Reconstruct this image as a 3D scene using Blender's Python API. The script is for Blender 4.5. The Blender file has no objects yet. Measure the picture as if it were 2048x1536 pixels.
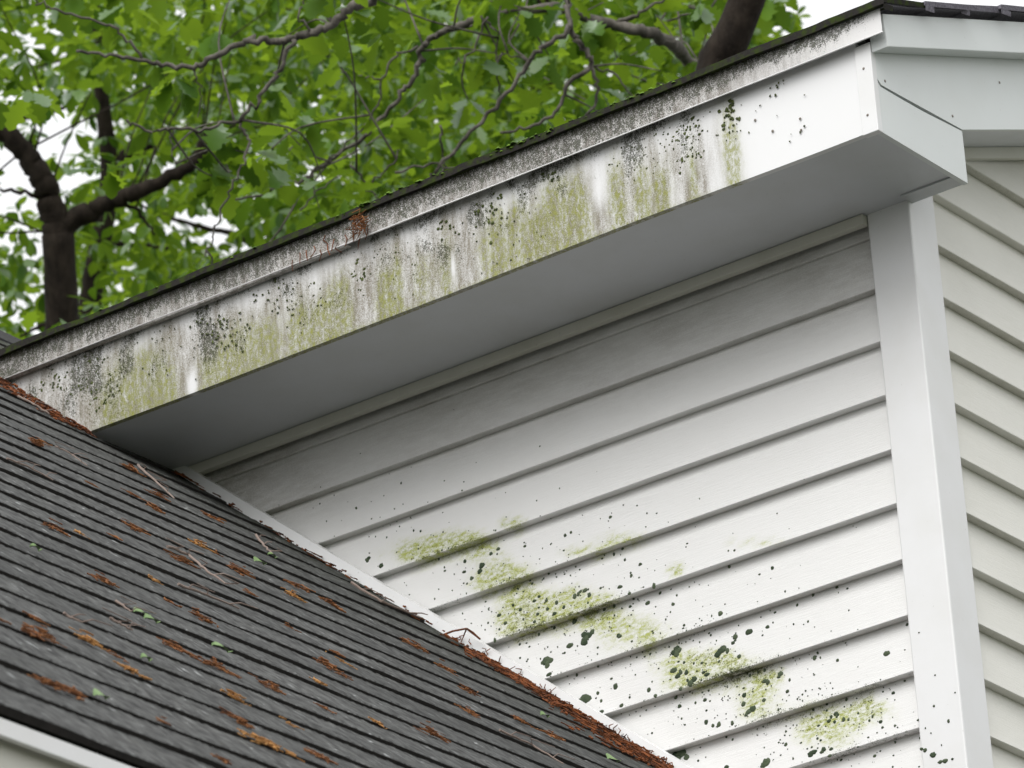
import bpy, math, random
import numpy as np
from mathutils import Vector, Matrix

random.seed(11)
rng = np.random.default_rng(11)
sc = bpy.context.scene
COL = sc.collection

# ------------------------------------------------------------------ camera, sky, sun, exposure
CAM = np.array([4.3681, -7.3841, -4.0360])
ROT = np.array([[0.7971, 0.6004, -0.0639], [0.2955, -0.2957, 0.9084], [-0.5265, 0.7430, 0.4131]])   # right, up, forward
FPX = 11007.9                                     # focal length in pixels of a 2048 px wide frame
cd = bpy.data.cameras.new('camera'); cam = bpy.data.objects.new('camera', cd); COL.objects.link(cam)
r_, u_, f_ = [Vector(a).normalized() for a in ROT]
m = Matrix((r_, u_, -f_)).transposed().to_4x4(); m.translation = Vector(CAM); cam.matrix_world = m
cd.sensor_width = 36.0; cd.lens = 36.0 * FPX / 2048.0
cd.clip_start = 0.1; cd.clip_end = 2000.0
cd.dof.use_dof = True; cd.dof.focus_distance = 9.0; cd.dof.aperture_fstop = 20.0
sc.camera = cam

SUN_EL, SUN_AZ = math.radians(52), math.radians(172)   # azimuth from +Y, clockwise
w = bpy.data.worlds.new('World'); sc.world = w; w.use_nodes = True
nt = w.node_tree; bg = nt.nodes['Background']
sky = nt.nodes.new('ShaderNodeTexSky'); sky.sky_type = 'NISHITA'; sky.sun_disc = False
sky.sun_elevation = SUN_EL; sky.sun_rotation = SUN_AZ; sky.air_density = 1.0; sky.dust_density = 5.0; sky.ozone_density = 1.0
hs = nt.nodes.new('ShaderNodeHueSaturation'); hs.inputs['Saturation'].default_value = 0.12   # cloud cover takes the blue out
nt.links.new(sky.outputs[0], hs.inputs['Color']); cl = nt.nodes.new('ShaderNodeMix'); cl.data_type = 'RGBA'; cl.inputs[0].default_value = .65; cl.inputs[7].default_value = (6.7, 6.75, 6.8, 1)   # even cloud deck
nt.links.new(hs.outputs[0], cl.inputs[6]); nt.links.new(cl.outputs[2], bg.inputs[0]); bg.inputs[1].default_value = 0.15
sd = bpy.data.lights.new('sun', 'SUN'); sd.energy = 1.2; sd.angle = math.radians(50); sd.color = (1.0, 0.99, 0.975)
so = bpy.data.objects.new('sun', sd); COL.objects.link(so)
dv = Vector((math.sin(SUN_AZ) * math.cos(SUN_EL), math.cos(SUN_AZ) * math.cos(SUN_EL), math.sin(SUN_EL)))
so.rotation_euler = dv.to_track_quat('Z', 'Y').to_euler()
vs = sc.view_settings; vs.view_transform = 'Standard'; vs.look = 'None'; vs.exposure = 0.5; vs.gamma = 1.0; vs.use_curve_mapping = False
sc.render.engine = 'CYCLES'
sc.cycles.max_bounces = 10; sc.cycles.transmission_bounces = 8; sc.cycles.diffuse_bounces = 5

# ------------------------------------------------------------------ measuring helpers (pixel of the 2048 px photo -> point of the place)
def ray(u, v): return ((u - 1024) / FPX) * ROT[0] - ((v - 768) / FPX) * ROT[1] + ROT[2]
def on_plane(u, v, p, n):
    d = ray(u, v); n = np.array(n, float)
    return CAM + d * (((np.array(p, float) - CAM) @ n) / (d @ n))
def deep(u, v, dist): return CAM + ray(u, v) * dist
def to_px(p):
    c = (np.asarray(p) - CAM) @ ROT.T
    return np.stack([1024 + FPX * c[..., 0] / c[..., 2], 768 - FPX * c[..., 1] / c[..., 2]], -1)
def sstep(a, b, x):
    t = np.clip((x - a) / (b - a), 0, 1); return t * t * (3 - 2 * t)
def vnoise(x, y, seed):                            # smooth value noise on a lattice
    xi, yi = np.floor(x).astype(int), np.floor(y).astype(int); fx, fy = x - xi, y - yi
    fx = fx * fx * (3 - 2 * fx); fy = fy * fy * (3 - 2 * fy)
    def h(a, b):
        n = (a * 374761393 + b * 668265263 + seed * 974634777) & 0xffffffff
        n = ((n ^ (n >> 13)) * 1274126177) & 0xffffffff
        return ((n ^ (n >> 16)) & 0xffff) / 65535.0
    return (h(xi, yi) * (1 - fx) + h(xi + 1, yi) * fx) * (1 - fy) + (h(xi, yi + 1) * (1 - fx) + h(xi + 1, yi + 1) * fx) * fy
def blob(u, v, cu, cv, su, sv): return np.exp(-(((u - cu) / su) ** 2 + ((v - cv) / sv) ** 2))

# ------------------------------------------------------------------ mesh helpers
class MB:
    def __init__(s): s.v = []; s.f = []; s.n = 0
    def add(s, v, f):
        v = np.asarray(v, float).reshape(-1, 3); s.v.append(v)
        s.f.extend([tuple(int(i) + s.n for i in q) for q in f]); s.n += len(v)
    def box(s, x0, x1, y0, y1, z0, z1):
        s.add([(x0,y0,z0),(x1,y0,z0),(x1,y1,z0),(x0,y1,z0),(x0,y0,z1),(x1,y0,z1),(x1,y1,z1),(x0,y1,z1)],
              [(0,3,2,1),(4,5,6,7),(0,1,5,4),(1,2,6,5),(2,3,7,6),(3,0,4,7)])
    def prism(s, poly, d):                         # poly: 3-D outline, d: extrusion vector
        n = len(poly); p = np.array(poly, float)
        s.add(np.vstack([p, p + np.array(d, float)]), [tuple(range(n))[::-1], tuple(range(n, 2*n))] + [(i, (i+1) % n, n + (i+1) % n, n + i) for i in range(n)])
    def tube(s, pts, rad, k=7, cap=True):
        pts = np.asarray(pts, float); n = len(pts); rad = np.broadcast_to(rad, (n,))
        t = np.gradient(pts, axis=0); t /= np.linalg.norm(t, axis=1, keepdims=True) + 1e-12
        ref = np.array([0, 0, 1.0]) if abs(t[0][2]) < .9 else np.array([1.0, 0, 0])
        vs = []
        for i in range(n):
            a = np.cross(t[i], ref); a /= np.linalg.norm(a) + 1e-12; b = np.cross(t[i], a); ref = np.cross(a, t[i]) if False else ref
            for j in range(k):
                q = 2 * math.pi * j / k; vs.append(pts[i] + rad[i] * (math.cos(q) * a + math.sin(q) * b))
        f = [(i*k+j, i*k+(j+1) % k, (i+1)*k+(j+1) % k, (i+1)*k+j) for i in range(n-1) for j in range(k)]
        if cap: f += [tuple(range(k))[::-1], tuple(range((n-1)*k, n*k))]
        s.add(vs, f)
    def grid(s, P):                                # P: (a,b,3)
        a, b = P.shape[:2]
        s.add(P.reshape(-1, 3), [(i*b+j, i*b+j+1, (i+1)*b+j+1, (i+1)*b+j) for i in range(a-1) for j in range(b-1)])
    def build(s, name, mat, parent=None, smooth=False, bevel=0):
        me = bpy.data.meshes.new(name); me.from_pydata(np.vstack(s.v).tolist(), [], s.f)
        if smooth: me.polygons.foreach_set('use_smooth', [True] * len(me.polygons))
        me.materials.append(mat); me.update()
        o = bpy.data.objects.new(name, me); COL.objects.link(o)
        if bevel:
            bm = o.modifiers.new('bevel', 'BEVEL'); bm.width = bevel; bm.segments = 2; bm.limit_method = 'ANGLE'
        if parent: child(o, parent)
        return o
def child(o, parent):
    o.parent = parent; o.matrix_parent_inverse = Matrix.Translation(-parent['at'] if False else -Vector(parent.location))
def tag(o, label=None, cat=None, group=None, kind=None):
    for k, v in (('label', label), ('category', cat), ('group', group), ('kind', kind)):
        if v: o[k] = v
    return o
def empty(name, loc):
    o = bpy.data.objects.new(name, None); o.location = loc; o.empty_display_size = .1; COL.objects.link(o); return o
def paint(o, name, rgb):
    a = o.data.color_attributes.new(name, 'FLOAT_COLOR', 'POINT')
    a.data.foreach_set('color', np.hstack([rgb, np.ones((len(rgb), 1))]).astype(np.float32).ravel())

# ------------------------------------------------------------------ materials
class NT:
    def __init__(s, name):
        s.m = bpy.data.materials.new(name); s.m.use_nodes = True; s.t = s.m.node_tree; s.b = s.t.nodes['Principled BSDF']
        s.out = s.t.nodes['Material Output']
    def n(s, typ, **kw):
        x = s.t.nodes.new(typ)
        for k, v in kw.items(): setattr(x, k, v)
        return x
    def l(s, a, b): s.t.links.new(a, b)
    def val(s, sock, v):
        if isinstance(v, (int, float)): sock.default_value = v
        elif isinstance(v, tuple): sock.default_value = v if len(v) == 4 or sock.type == 'VECTOR' else (*v, 1)
        else: s.l(v, sock)
    def math(s, op, a, b=0.0, clamp=False):
        x = s.n('ShaderNodeMath', operation=op, use_clamp=clamp); s.val(x.inputs[0], a); s.val(x.inputs[1], b); return x.outputs[0]
    def mix(s, f, a, b):
        x = s.n('ShaderNodeMix', data_type='RGBA'); s.val(x.inputs[0], f); s.val(x.inputs[6], a); s.val(x.inputs[7], b); return x.outputs[2]
    def noise(s, scale, detail=3, rough=.55, vec=None, stretch=None):
        c = s.n('ShaderNodeTexCoord').outputs['Object']
        if stretch:
            mp = s.n('ShaderNodeMapping'); mp.inputs['Scale'].default_value = stretch; s.l(c, mp.inputs[0]); c = mp.outputs[0]
        x = s.n('ShaderNodeTexNoise'); x.inputs['Scale'].default_value = scale; x.inputs['Detail'].default_value = detail; x.inputs['Roughness'].default_value = rough
        s.l(c, x.inputs['Vector']); return x.outputs['Fac']
    def ramp(s, fac, a, b):                         # linear map a..b -> 0..1 clamped
        x = s.n('ShaderNodeMapRange'); x.clamp = True; s.val(x.inputs[0], fac); s.val(x.inputs[1], a); s.val(x.inputs[2], b); return x.outputs[0]
    def bump(s, h, strength, dist):
        x = s.n('ShaderNodeBump'); x.inputs['Strength'].default_value = strength; x.inputs['Distance'].default_value = dist
        s.l(h, x.inputs['Height']); s.l(x.outputs[0], s.b.inputs['Normal'])
    def fin(s, col, rough=.5, spec=.4):
        s.val(s.b.inputs['Base Color'], col); s.val(s.b.inputs['Roughness'], rough); s.b.inputs['Specular IOR Level'].default_value = spec; return s.m

def painted(name, col, dirt=.06):
    k = NT(name); n1 = k.noise(9, 4); n2 = k.noise(130, 3)
    c = k.mix(k.math('MULTIPLY', k.ramp(n1, .4, .75), dirt * 4), col, (col[0]*.78, col[1]*.77, col[2]*.7))
    c = k.mix(k.math('MULTIPLY', k.ramp(n2, .68, .8), .35), c, (.3, .29, .24))
    k.bump(k.noise(300, 2), .08, .0006)
    return k.fin(c, .42)

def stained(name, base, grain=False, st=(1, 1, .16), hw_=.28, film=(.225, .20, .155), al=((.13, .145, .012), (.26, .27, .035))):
    """white trim with grime: attribute 'grime' r = black speckle, g = olive algae, b = grey film, each also carrying painted shade"""
    k = NT(name); a = k.n('ShaderNodeVertexColor', layer_name='grime_shade'); sp = k.n('ShaderNodeSeparateColor'); k.l(a.outputs[0], sp.inputs[0])
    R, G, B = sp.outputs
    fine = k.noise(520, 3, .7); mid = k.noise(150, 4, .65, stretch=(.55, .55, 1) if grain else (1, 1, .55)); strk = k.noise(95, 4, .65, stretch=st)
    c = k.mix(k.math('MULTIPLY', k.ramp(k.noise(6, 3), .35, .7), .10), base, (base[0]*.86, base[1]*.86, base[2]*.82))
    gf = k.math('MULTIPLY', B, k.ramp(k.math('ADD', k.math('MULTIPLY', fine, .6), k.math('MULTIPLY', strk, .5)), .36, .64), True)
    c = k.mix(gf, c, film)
    om = k.math('ADD', k.math('MULTIPLY', fine, .35), k.math('MULTIPLY', mid, .65))
    hard = k.ramp(om, k.math('SUBTRACT', .56, k.math('MULTIPLY', G, .13)), k.math('SUBTRACT', .68, k.math('MULTIPLY', G, .13)))
    soft = k.ramp(om, .30, .66)
    of = k.math('MULTIPLY', G, k.math('ADD', k.math('MULTIPLY', hard, hw_), k.math('MULTIPLY', soft, 1 - hw_)), True)
    c = k.mix(of, c, k.mix(k.ramp(mid, .35, .65), *al))
    s1 = k.math('ADD', k.math('MULTIPLY', fine, .62), k.math('MULTIPLY', mid, .38))
    thr = k.math('SUBTRACT', .735, k.math('MULTIPLY', R, .29))
    sf = k.math('MULTIPLY', k.math('SUBTRACT', s1, thr), 22.0, True)
    c = k.mix(k.math('MULTIPLY', sf, .88), c, k.mix(k.ramp(mid, .4, .6), (.03, .028, .022), (.05, .055, .03)))
    if grain: k.bump(k.noise(26, 5, .75, stretch=(1, 1, 16)), .6, .0014)
    else: k.bump(fine, .1, .0008)
    return k.fin(c, .5)

M = {}
M['fascia'] = stained('stained_white_metal', (.80, .80, .80))
M['drip'] = stained('stained_drip_metal', (.76, .75, .74), film=(.15, .128, .105))
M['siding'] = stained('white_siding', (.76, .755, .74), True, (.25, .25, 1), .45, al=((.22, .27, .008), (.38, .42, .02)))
M['siding_side'] = stained('cream_siding', (.77, .76, .705), True, (.25, .25, 1))
M['trim'] = painted('white_trim', (.79, .79, .79))
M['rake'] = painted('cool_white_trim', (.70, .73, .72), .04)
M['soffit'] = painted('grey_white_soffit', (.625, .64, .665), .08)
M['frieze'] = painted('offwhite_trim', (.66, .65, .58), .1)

k = NT('asphalt_shingle')
tn = k.n('ShaderNodeVertexColor', layer_name='tone'); ts = k.n('ShaderNodeSeparateColor'); k.l(tn.outputs[0], ts.inputs[0]); g1 = ts.outputs[2]; g2 = ts.outputs[2]; g3 = k.noise(5, 4); g4 = k.noise(30, 3)
c = k.mix(k.ramp(g1, .1, .95), (.024, .024, .0235), (.124, .126, .122))
c = k.mix(k.math('MULTIPLY', k.ramp(g2, .90, .98), .75), c, (.46, .48, .48))
c = k.mix(k.math('MULTIPLY', ts.outputs[0], .35), c, (.035, .037, .037)); c = k.mix(k.math('MULTIPLY', ts.outputs[1], k.ramp(k.noise(55, 4), .35, .6), True), c, (.030, .036, .016))
c = k.mix(k.math('MULTIPLY', k.ramp(g3, .42, .68), .4), c, (.035, .036, .034))
c = k.mix(k.math('MULTIPLY', k.ramp(g4, .6, .75), .3), c, (.06, .06, .045))
k.bump(k.noise(500, 2), .5, .001); M['shingle'] = k.fin(c, .9, .25)
k = NT('shingle_butt'); M['shingle_dark'] = k.fin(k.mix(k.noise(90, 3), (.018, .017, .017), (.05, .046, .042)), .95, .1)
k = NT('main_roof_shingle')
c = k.mix(k.ramp(k.noise(260, 3), .35, .7), (.09, .082, .10), (.20, .19, .22)); k.bump(k.noise(300, 2), .5, .002); M['shingle_main'] = k.fin(c, .85, .3)

def bark(name, a, b, lich=.5):
    k = NT(name); n = k.noise(26, 5, .65, stretch=(1, 1, .35)); f = k.noise(120, 4, .6)
    c = k.mix(k.ramp(n, .35, .68), a, b); c = k.mix(k.math('MULTIPLY', k.ramp(f, .58, .75), lich), c, (.10, .115, .075))
    k.bump(n, .8, .01); return k.fin(c, .9, .15)
M['bark_dark'] = bark('dark_bark', (.012, .009, .007), (.036, .028, .021), .15)
M['bark_grey'] = bark('grey_bark', (.055, .05, .042), (.17, .155, .135))

def leaf(name, dark, light, tr):
    k = NT(name); k.t.nodes.remove(k.b)
    isl = k.n('ShaderNodeNewGeometry').outputs['Random Per Island']
    hv = k.mix(k.ramp(isl, .1, .9), dark, light); tv = k.mix(k.ramp(isl, 0, 1), tr[0], tr[1])
    vein = k.noise(40, 3)
    hv = k.mix(k.math('MULTIPLY', vein, .3), hv, (light[0]*1.3, light[1]*1.15, light[2]*1.3))
    d = k.n('ShaderNodeBsdfDiffuse'); k.l(hv, d.inputs[0]); t = k.n('ShaderNodeBsdfTranslucent'); k.l(tv, t.inputs[0])
    g = k.n('ShaderNodeBsdfGlossy'); g.inputs['Roughness'].default_value = .4; g.inputs[0].default_value = (.9, .95, .92, 1)
    a = k.n('ShaderNodeAddShader'); k.l(d.outputs[0], a.inputs[0]); k.l(t.outputs[0], a.inputs[1])
    x = k.n('ShaderNodeMixShader'); fr = k.n('ShaderNodeFresnel'); fr.inputs[0].default_value = 1.24
    k.l(k.math('MULTIPLY', fr.outputs[0], .11), x.inputs[0]); k.l(a.outputs[0], x.inputs[1]); k.l(g.outputs[0], x.inputs[2]); k.l(x.outputs[0], k.out.inputs[0])
    return k.m
M['leaf_oak'] = leaf('oak_leaf', (.016, .042, .008), (.045, .095, .014), ((.028, .060, .004), (.13, .20, .012)))
M['leaf_back'] = leaf('far_leaf', (.018, .045, .009), (.045, .095, .016), ((.038, .078, .005), (.15, .225, .012)))

def simple(name, a, b, scale=80, rough=.85):
    k = NT(name); isl = k.n('ShaderNodeNewGeometry').outputs['Random Per Island']
    c = k.mix(isl, a, b); c = k.mix(k.math('MULTIPLY', k.noise(scale, 3), .5), c, (a[0]*.5, a[1]*.5, a[2]*.5)); return k.fin(c, rough, .2)
M['catkin'] = simple('rust_catkin', (.12, .045, .02), (.33, .14, .05), 400)
M['catkin_tan'] = simple('tan_catkin', (.30, .14, .045), (.52, .27, .09), 400)
M['litter'] = simple('litter', (.05, .020, .012), (.30, .095, .03), 300)
M['twig'] = simple('twig_bark', (.18, .13, .11), (.36, .29, .25), 300)
M['greenleaf'] = simple('fresh_leaf', (.13, .24, .08), (.34, .46, .22), 200, .5)
M['lichen'] = simple('lichen_green', (.048, .070, .040), (.12, .15, .09), 250)
M['moss'] = simple('moss', (.05, .10, .012), (.14, .24, .02), 300)
k = NT('grass_ground'); c = k.mix(k.ramp(k.noise(.7, 4), .4, .65), (.03, .045, .016), (.06, .07, .035)); M['ground'] = k.fin(c, .95, .1)
k = NT('driveway'); c = k.mix(k.noise(30, 4), (.07, .07, .068), (.11, .11, .105)); M['drive'] = k.fin(c, .9, .2)

# ------------------------------------------------------------------ setting
GZ = -5.60
b = MB(); b.add([(-150,-150,GZ),(150,-150,GZ),(150,150,GZ),(-150,150,GZ)], [(0,1,2,3)]); tag(b.build('lawn', M['ground']), kind='structure')
b = MB(); b.add([(1.3,-14,GZ+.004),(9,-14,GZ+.004),(9,7,GZ+.004),(1.3,7,GZ+.004)], [(0,1,2,3)]); tag(b.build('driveway', M['drive']), kind='structure')

# ------------------------------------------------------------------ house
D = .1016                                           # siding exposure
W, OV, RX = .0864, .2673, .1147                     # post width, eave overhang, rake overhang
ZB, ZD, ZT = .1345, .2985, .3405                    # fascia bottom, drip-edge bottom and top
K, FB, FA = .8357, -1.2430, -1.2105                 # wing roof: z = FB - K x ; flashing top z = FA - K x
RK = .3650                                          # main roof pitch
house = empty('white_house', (-1.0, 0.0, GZ))
tag(house, 'white clapboard house with algae stained eave, boxed corner and lower grey shingle roof', 'house')

def siding(vertical_plane, z_list, xr, step, mat, name, label, zoff=0):
    pass

# --- left wall: clapboards facing -y ; each course a tilted board with its own butt
def clapboards(zs, span, pt, name, mat, label, grime_shade, step=.010):
    mb = MB(); cnt = []; T = .0175
    for i, z in enumerate(zs):
        s0, s1 = span(z); rec = .0105 if label.startswith('white') and z > D * .9 else 0
        if s1 - s0 < .02: continue
        n = max(2, int((s1 - s0) / step)); s = np.linspace(s0, s1, n)
        wob = (vnoise(s * 2.1, np.full(n, i * 3.7), 5) - .5) * .0028 + (vnoise(s * 9, np.full(n, i * 1.7), 6) - .5) * .0008
        rows = []
        for q, (dz, dd) in enumerate([(0, T), (0, .0015), (.0015, 0), (.012, .0021), (.024, .0042), (.038, .0066), (.052, .0091), (.066, .0115), (.080, .0140), (D + .004, T + .0005)]):
            # dd = depth behind the outer face
            rows.append(pt(s, z + dz + wob * (1 if dz < .09 else .3), .004 + min(dd + rec, T + .0005) + np.zeros(n)))
        mb.grid(np.stack(rows, 0))
    o = mb.build(name, mat, house); o['label'] = label
    co = np.vstack(mb.v); paint(o, 'grime_shade', grime_shade(co)); return o

def grime_shade_A(co):
    u, v = to_px(co).T; t = ((co[:, 2] / D) % 1.0)
    g = np.zeros_like(u); r = np.zeros_like(u); bb = np.zeros_like(u)
    nz = vnoise(u / 26, v / 26, 3); n2 = vnoise(u / 70, v / 60, 4)
    for cu, cv, su, sv, a in [(1095,1225,75,34,1.5),(1165,1210,45,26,1.3),(1040,1245,40,20,1.2),(870,1100,95,26,.75),(930,1085,50,24,.7),(1025,1048,26,12,.7),(1400,1340,70,34,1.1),(1430,1330,40,20,.9),
                              (1690,1430,80,24,.7),(1720,1415,50,14,.6),(1350,1138,16,12,.8),(1010,1150,60,30,.45),(1510,1085,60,10,.35),(1180,1105,60,10,.4),(1265,1265,70,40,.5),(990,1165,45,25,.35),
                              (1520,1400,50,40,.4),(1640,1470,60,30,.45),(1250,1080,80,14,.3),(1530,1350,50,30,.35)]:
        g += a * blob(u, v, cu, cv, su, sv)
    g *= .8 + 1.9 * nz
    low = sstep(.45, .05, t)
    g += .12 * low * sstep(950, 1250, v)
    # fine speckle grows downwards and to the left, close to the roof
    prox = sstep(900, 1330, v + (1300 - u) * .18)
    r = .30 * prox * (.4 + .9 * n2) + .4 * np.clip(g, 0, 1)
    r += .35 * low * sstep(.1, 0, t) * prox
    # greenish grey shade under the eave painted in, film on every butt
    eave_shade = sstep(700, 470, v + (u - 1750) * .36) 
    g += .16 * eave_shade * (.4 + n2)
    bb = .36 * eave_shade * (.5 + n2) + .20 * sstep(.80, .97, t) * (.6 + .6 * n2) + .25 * prox * sstep(.86, .99, t)
    bb += .35 * blob(u, v, 420, 970, 170, 90)  # shade in the left corner by the roof junction painted in too
    return np.clip(np.stack([r, np.clip(g * 1.9 - .38, 0, 1), bb], 1), 0, 1)
zsA = [D * j for j in range(2, -15, -1)]
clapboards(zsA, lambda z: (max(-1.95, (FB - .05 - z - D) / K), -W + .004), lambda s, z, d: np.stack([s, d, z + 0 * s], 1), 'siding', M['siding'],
           'white siding wall with green lichen spots under the stained eave', grime_shade_A)
def grime_B(co):
    y, z = co[:, 1], co[:, 2]; n = vnoise(y * 12, z * 12, 8); t = ((z - .0865) / D) % 1.0
    return np.clip(np.stack([.10 * n, .06 * n + .10 * sstep(.85, .99, t), .10 * n + .28 * sstep(.78, .97, t)], 1), 0, 1)
zsB = [.0865 + D * j for j in range(13, -56, -1)]
def spanB(z):
    y0 = max(W - .004, (z - .26) / RK); return (y0, 7.2 - max(y0, 0))
clapboards(zsB, spanB, lambda s, z, d: np.stack([-d, s, z + 0 * s], 1), 'siding', M['siding_side'], 'cream white siding on the gable side right of the corner post', grime_B, .05)

# --- corner post
b = MB(); b.prism([(-W,0,GZ),(0,0,GZ),(0,W,GZ),(-.02,W,GZ),(-.02,.02,GZ),(-W,.02,GZ)], (0, 0, .262 - GZ)); b.build('corner_post', M['trim'], house, bevel=.003)
# sheathing behind the boards
b = MB(); b.box(-1.9, -.035, .034, .06, -1.3, .2); b.box(-.06, -.034, .06, 7.1, GZ, .2); b.build('sheathing', M['shingle_dark'], house)

# --- fascia and drip edge
def px_of(x, z, y=-OV): return to_px(np.stack([x, np.full_like(x, y), z], -1)).T
def grime_F(co):
    x, z = co[:, 0], co[:, 2]; u, v = px_of(x, np.full_like(x, ZB)); t = (z - ZB) / (ZD - ZB)
    dirty = sstep(1530, 1330, u) ; left = sstep(1250, 700, u)
    sn = vnoise(x * 62, t * 1.3, 21); sn2 = vnoise(x * 150, t * 1.6, 22); br = vnoise(x * 14, t * 2.2, 23); f2 = vnoise(x * 45, t * 6, 24)
    edge = t - .55 * vnoise(x * 40, 0 * x, 25) - .15          # ragged: stain starts below a jagged line
    grey = dirty * (.15 + .75 * sstep(.25, .75, .5 * sn + .25 * sn2 + .25 * br)) * sstep(.75, .05, edge) * (.75 + .35 * left)
    grey = grey * 1.45 + dirty * (.50 + .50 * left) * (.4 + .8 * sn2) * (1.15 - .75 * sstep(.55, .95, t))
    ol = np.zeros_like(x)
    for cu, su, tt, st, a in [(255,45,.25,.4,.9),(300,40,.3,.35,.9),(335,18,.12,.2,.7),(600,18,.2,.35,.9),(655,30,.2,.35,1.0),(690,16,.25,.4,.7),(775,16,.22,.3,.9),(800,10,.3,.4,.5),(900,14,.3,.35,.5),
                              (1000,30,.3,.4,.85),(1050,22,.35,.35,.8),(1120,35,.3,.45,1.2),(1165,20,.22,.4,1.1),(1240,16,.3,.45,.8),(1290,14,.25,.4,.8),(1470,15,.45,.5,.7),(1390,10,.3,.4,.35),
                              (480,40,.3,.3,.5),(540,30,.25,.3,.4),(430,35,.2,.25,.5),(850,22,.3,.3,.35),(1330,20,.25,.3,.4)]:
        ol += a * np.exp(-(np.abs(u - cu) / su) ** 2 - ((t - tt) / st) ** 2)
    ol *= (1.8 + 2.0 * sn)
    ol += dirty * .75 * np.exp(-(t / .045) ** 2) * (.35 + .8 * f2) * sstep(150, 260, u)
    patch = vnoise(x * 26, t * 2.6, 27)
    sp = dirty * (.56 + .46 * br) * (.50 + .45 * sstep(.1, .75, t)) * (.6 + .7 * f2) * (.42 + .75 * sstep(.25, .7, patch))
    sp += .35 * np.exp(-((t - 1) / .12) ** 2) * dirty * f2
    sp += .40 * blob(u, t, 150, .6, 90, .5)
    for cu, tt, su, st, a in [(440,.55,45,.3,.3),(560,.75,40,.2,.25),(715,.6,15,.2,.25),(985,.75,25,.25,.3),(1105,.85,20,.15,.3),(1380,.6,18,.35,.35),(1465,.75,10,.2,.5),(1560,.88,35,.1,.35)]:
        sp += a * blob(u, t, cu, tt, su, st)
    # clean, washed patches
    for cu, tt, su, st, a in [(385,.10,11,.20,1.2),(372,.50,22,.22,.5),(640,.75,30,.25,.6),(910,.3,7,.25,1.0),(985,.35,7,.3,.6),(1205,.55,18,.3,.9),(1080,.65,25,.2,.4),(530,.85,25,.2,.5)]:
        q = 1 - np.clip(a * blob(u, t, cu, tt, su, st), 0, .95); grey *= q; ol *= q; sp *= .4 + .6 * q
    return np.clip(np.stack([sp, ol, grey], 1), 0, 1)
def skin(xs, zs, y, th, name, mat, gr, label=None):
    P = np.zeros((len(zs), len(xs), 3)); P[..., 0] = xs[None]; P[..., 1] = y; P[..., 2] = zs[:, None]
    P[..., 1] += (vnoise(P[..., 0] * 3, P[..., 2] * 4, 31) - .5) * .003
    P[..., 2] += (vnoise(P[..., 0] * 2.2, P[..., 2] * 0, 32) - .5) * .003
    Q = P[0:1].copy(); Q[..., 1] += th; Q2 = P[-1:].copy(); Q2[..., 1] += th
    mb = MB(); mb.grid(np.vstack([Q, P, Q2])); o = mb.build(name, mat, house)
    if label: o['label'] = label
    paint(o, 'grime_shade', gr(np.vstack(mb.v))); return o
skin(np.arange(-2.05, RX - .026, .004), np.linspace(ZB + .002, ZD + .012, 26), -OV, .012, 'fascia', M['fascia'], grime_F, 'fascia board streaked olive and grey with algae and black specks')
b = MB(); b.box(RX - .0305, RX + .0016, -OV - .0025, -OV + .012, ZB - .0015, ZD + .002); b.build('fascia_corner', M['trim'], house, bevel=.001)
def grime_shade_D(co):
    x, z = co[:, 0], co[:, 2]; u, v = px_of(x, np.full_like(x, ZD)); t = (z - ZD) / (ZT - ZD)
    dirty = sstep(1790, 1250, u); left = sstep(900, 150, u)
    sn = vnoise(x * 70, t * .8, 41); br = vnoise(x * 9, t, 42); sn2 = vnoise(x * 160, t * 2, 43)
    hang = sstep(.25, 1.0, t + .5 * (sn - .5) + .3 * (sn2 - .5))
    sp = (.65 + .80 * dirty) * (.35 + 1.0 * hang) * (.7 + .6 * br) * sstep(1800, 1730, u) + .2 * dirty
    gr = dirty * (.85 + .5 * br + .4 * sn) + .35 * left
    end = sstep(110, 20, u); sp += .5 * end; gr += .7 * end  # shadow grey painted onto the left end of the strip
    lip = (t < .04); sp[lip] *= .5; gr[lip] *= .5
    gr = np.clip(gr * 1.25, 0, 1); sp = sp * 1.08
    return np.clip(np.stack([sp, 0 * x + .06 * dirty, gr], 1), 0, 1)
zz = np.concatenate([[ZD, ZD + .0015], np.linspace(ZD + .005, ZT + .006, 9)])
skin(np.arange(-1.93, -1.0, .004), zz, -OV - .0158, .011, 'drip_edge', M['drip'], grime_shade_D, 'left length of drip edge strip, blackened along its top')
skin(np.arange(-1.012, .154, .004), zz + .0012, -OV - .0174, .0015, 'drip_edge', M['drip'], grime_shade_D, 'right length of drip edge strip, cleaner towards the corner')
b = MB(); b.tube([(-1.93, -OV - .018, ZD + .002), (.154, -OV - .018, ZD + .0012)], .0012, 8); b.build('drip_lip', M['trim'], house, True)

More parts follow.
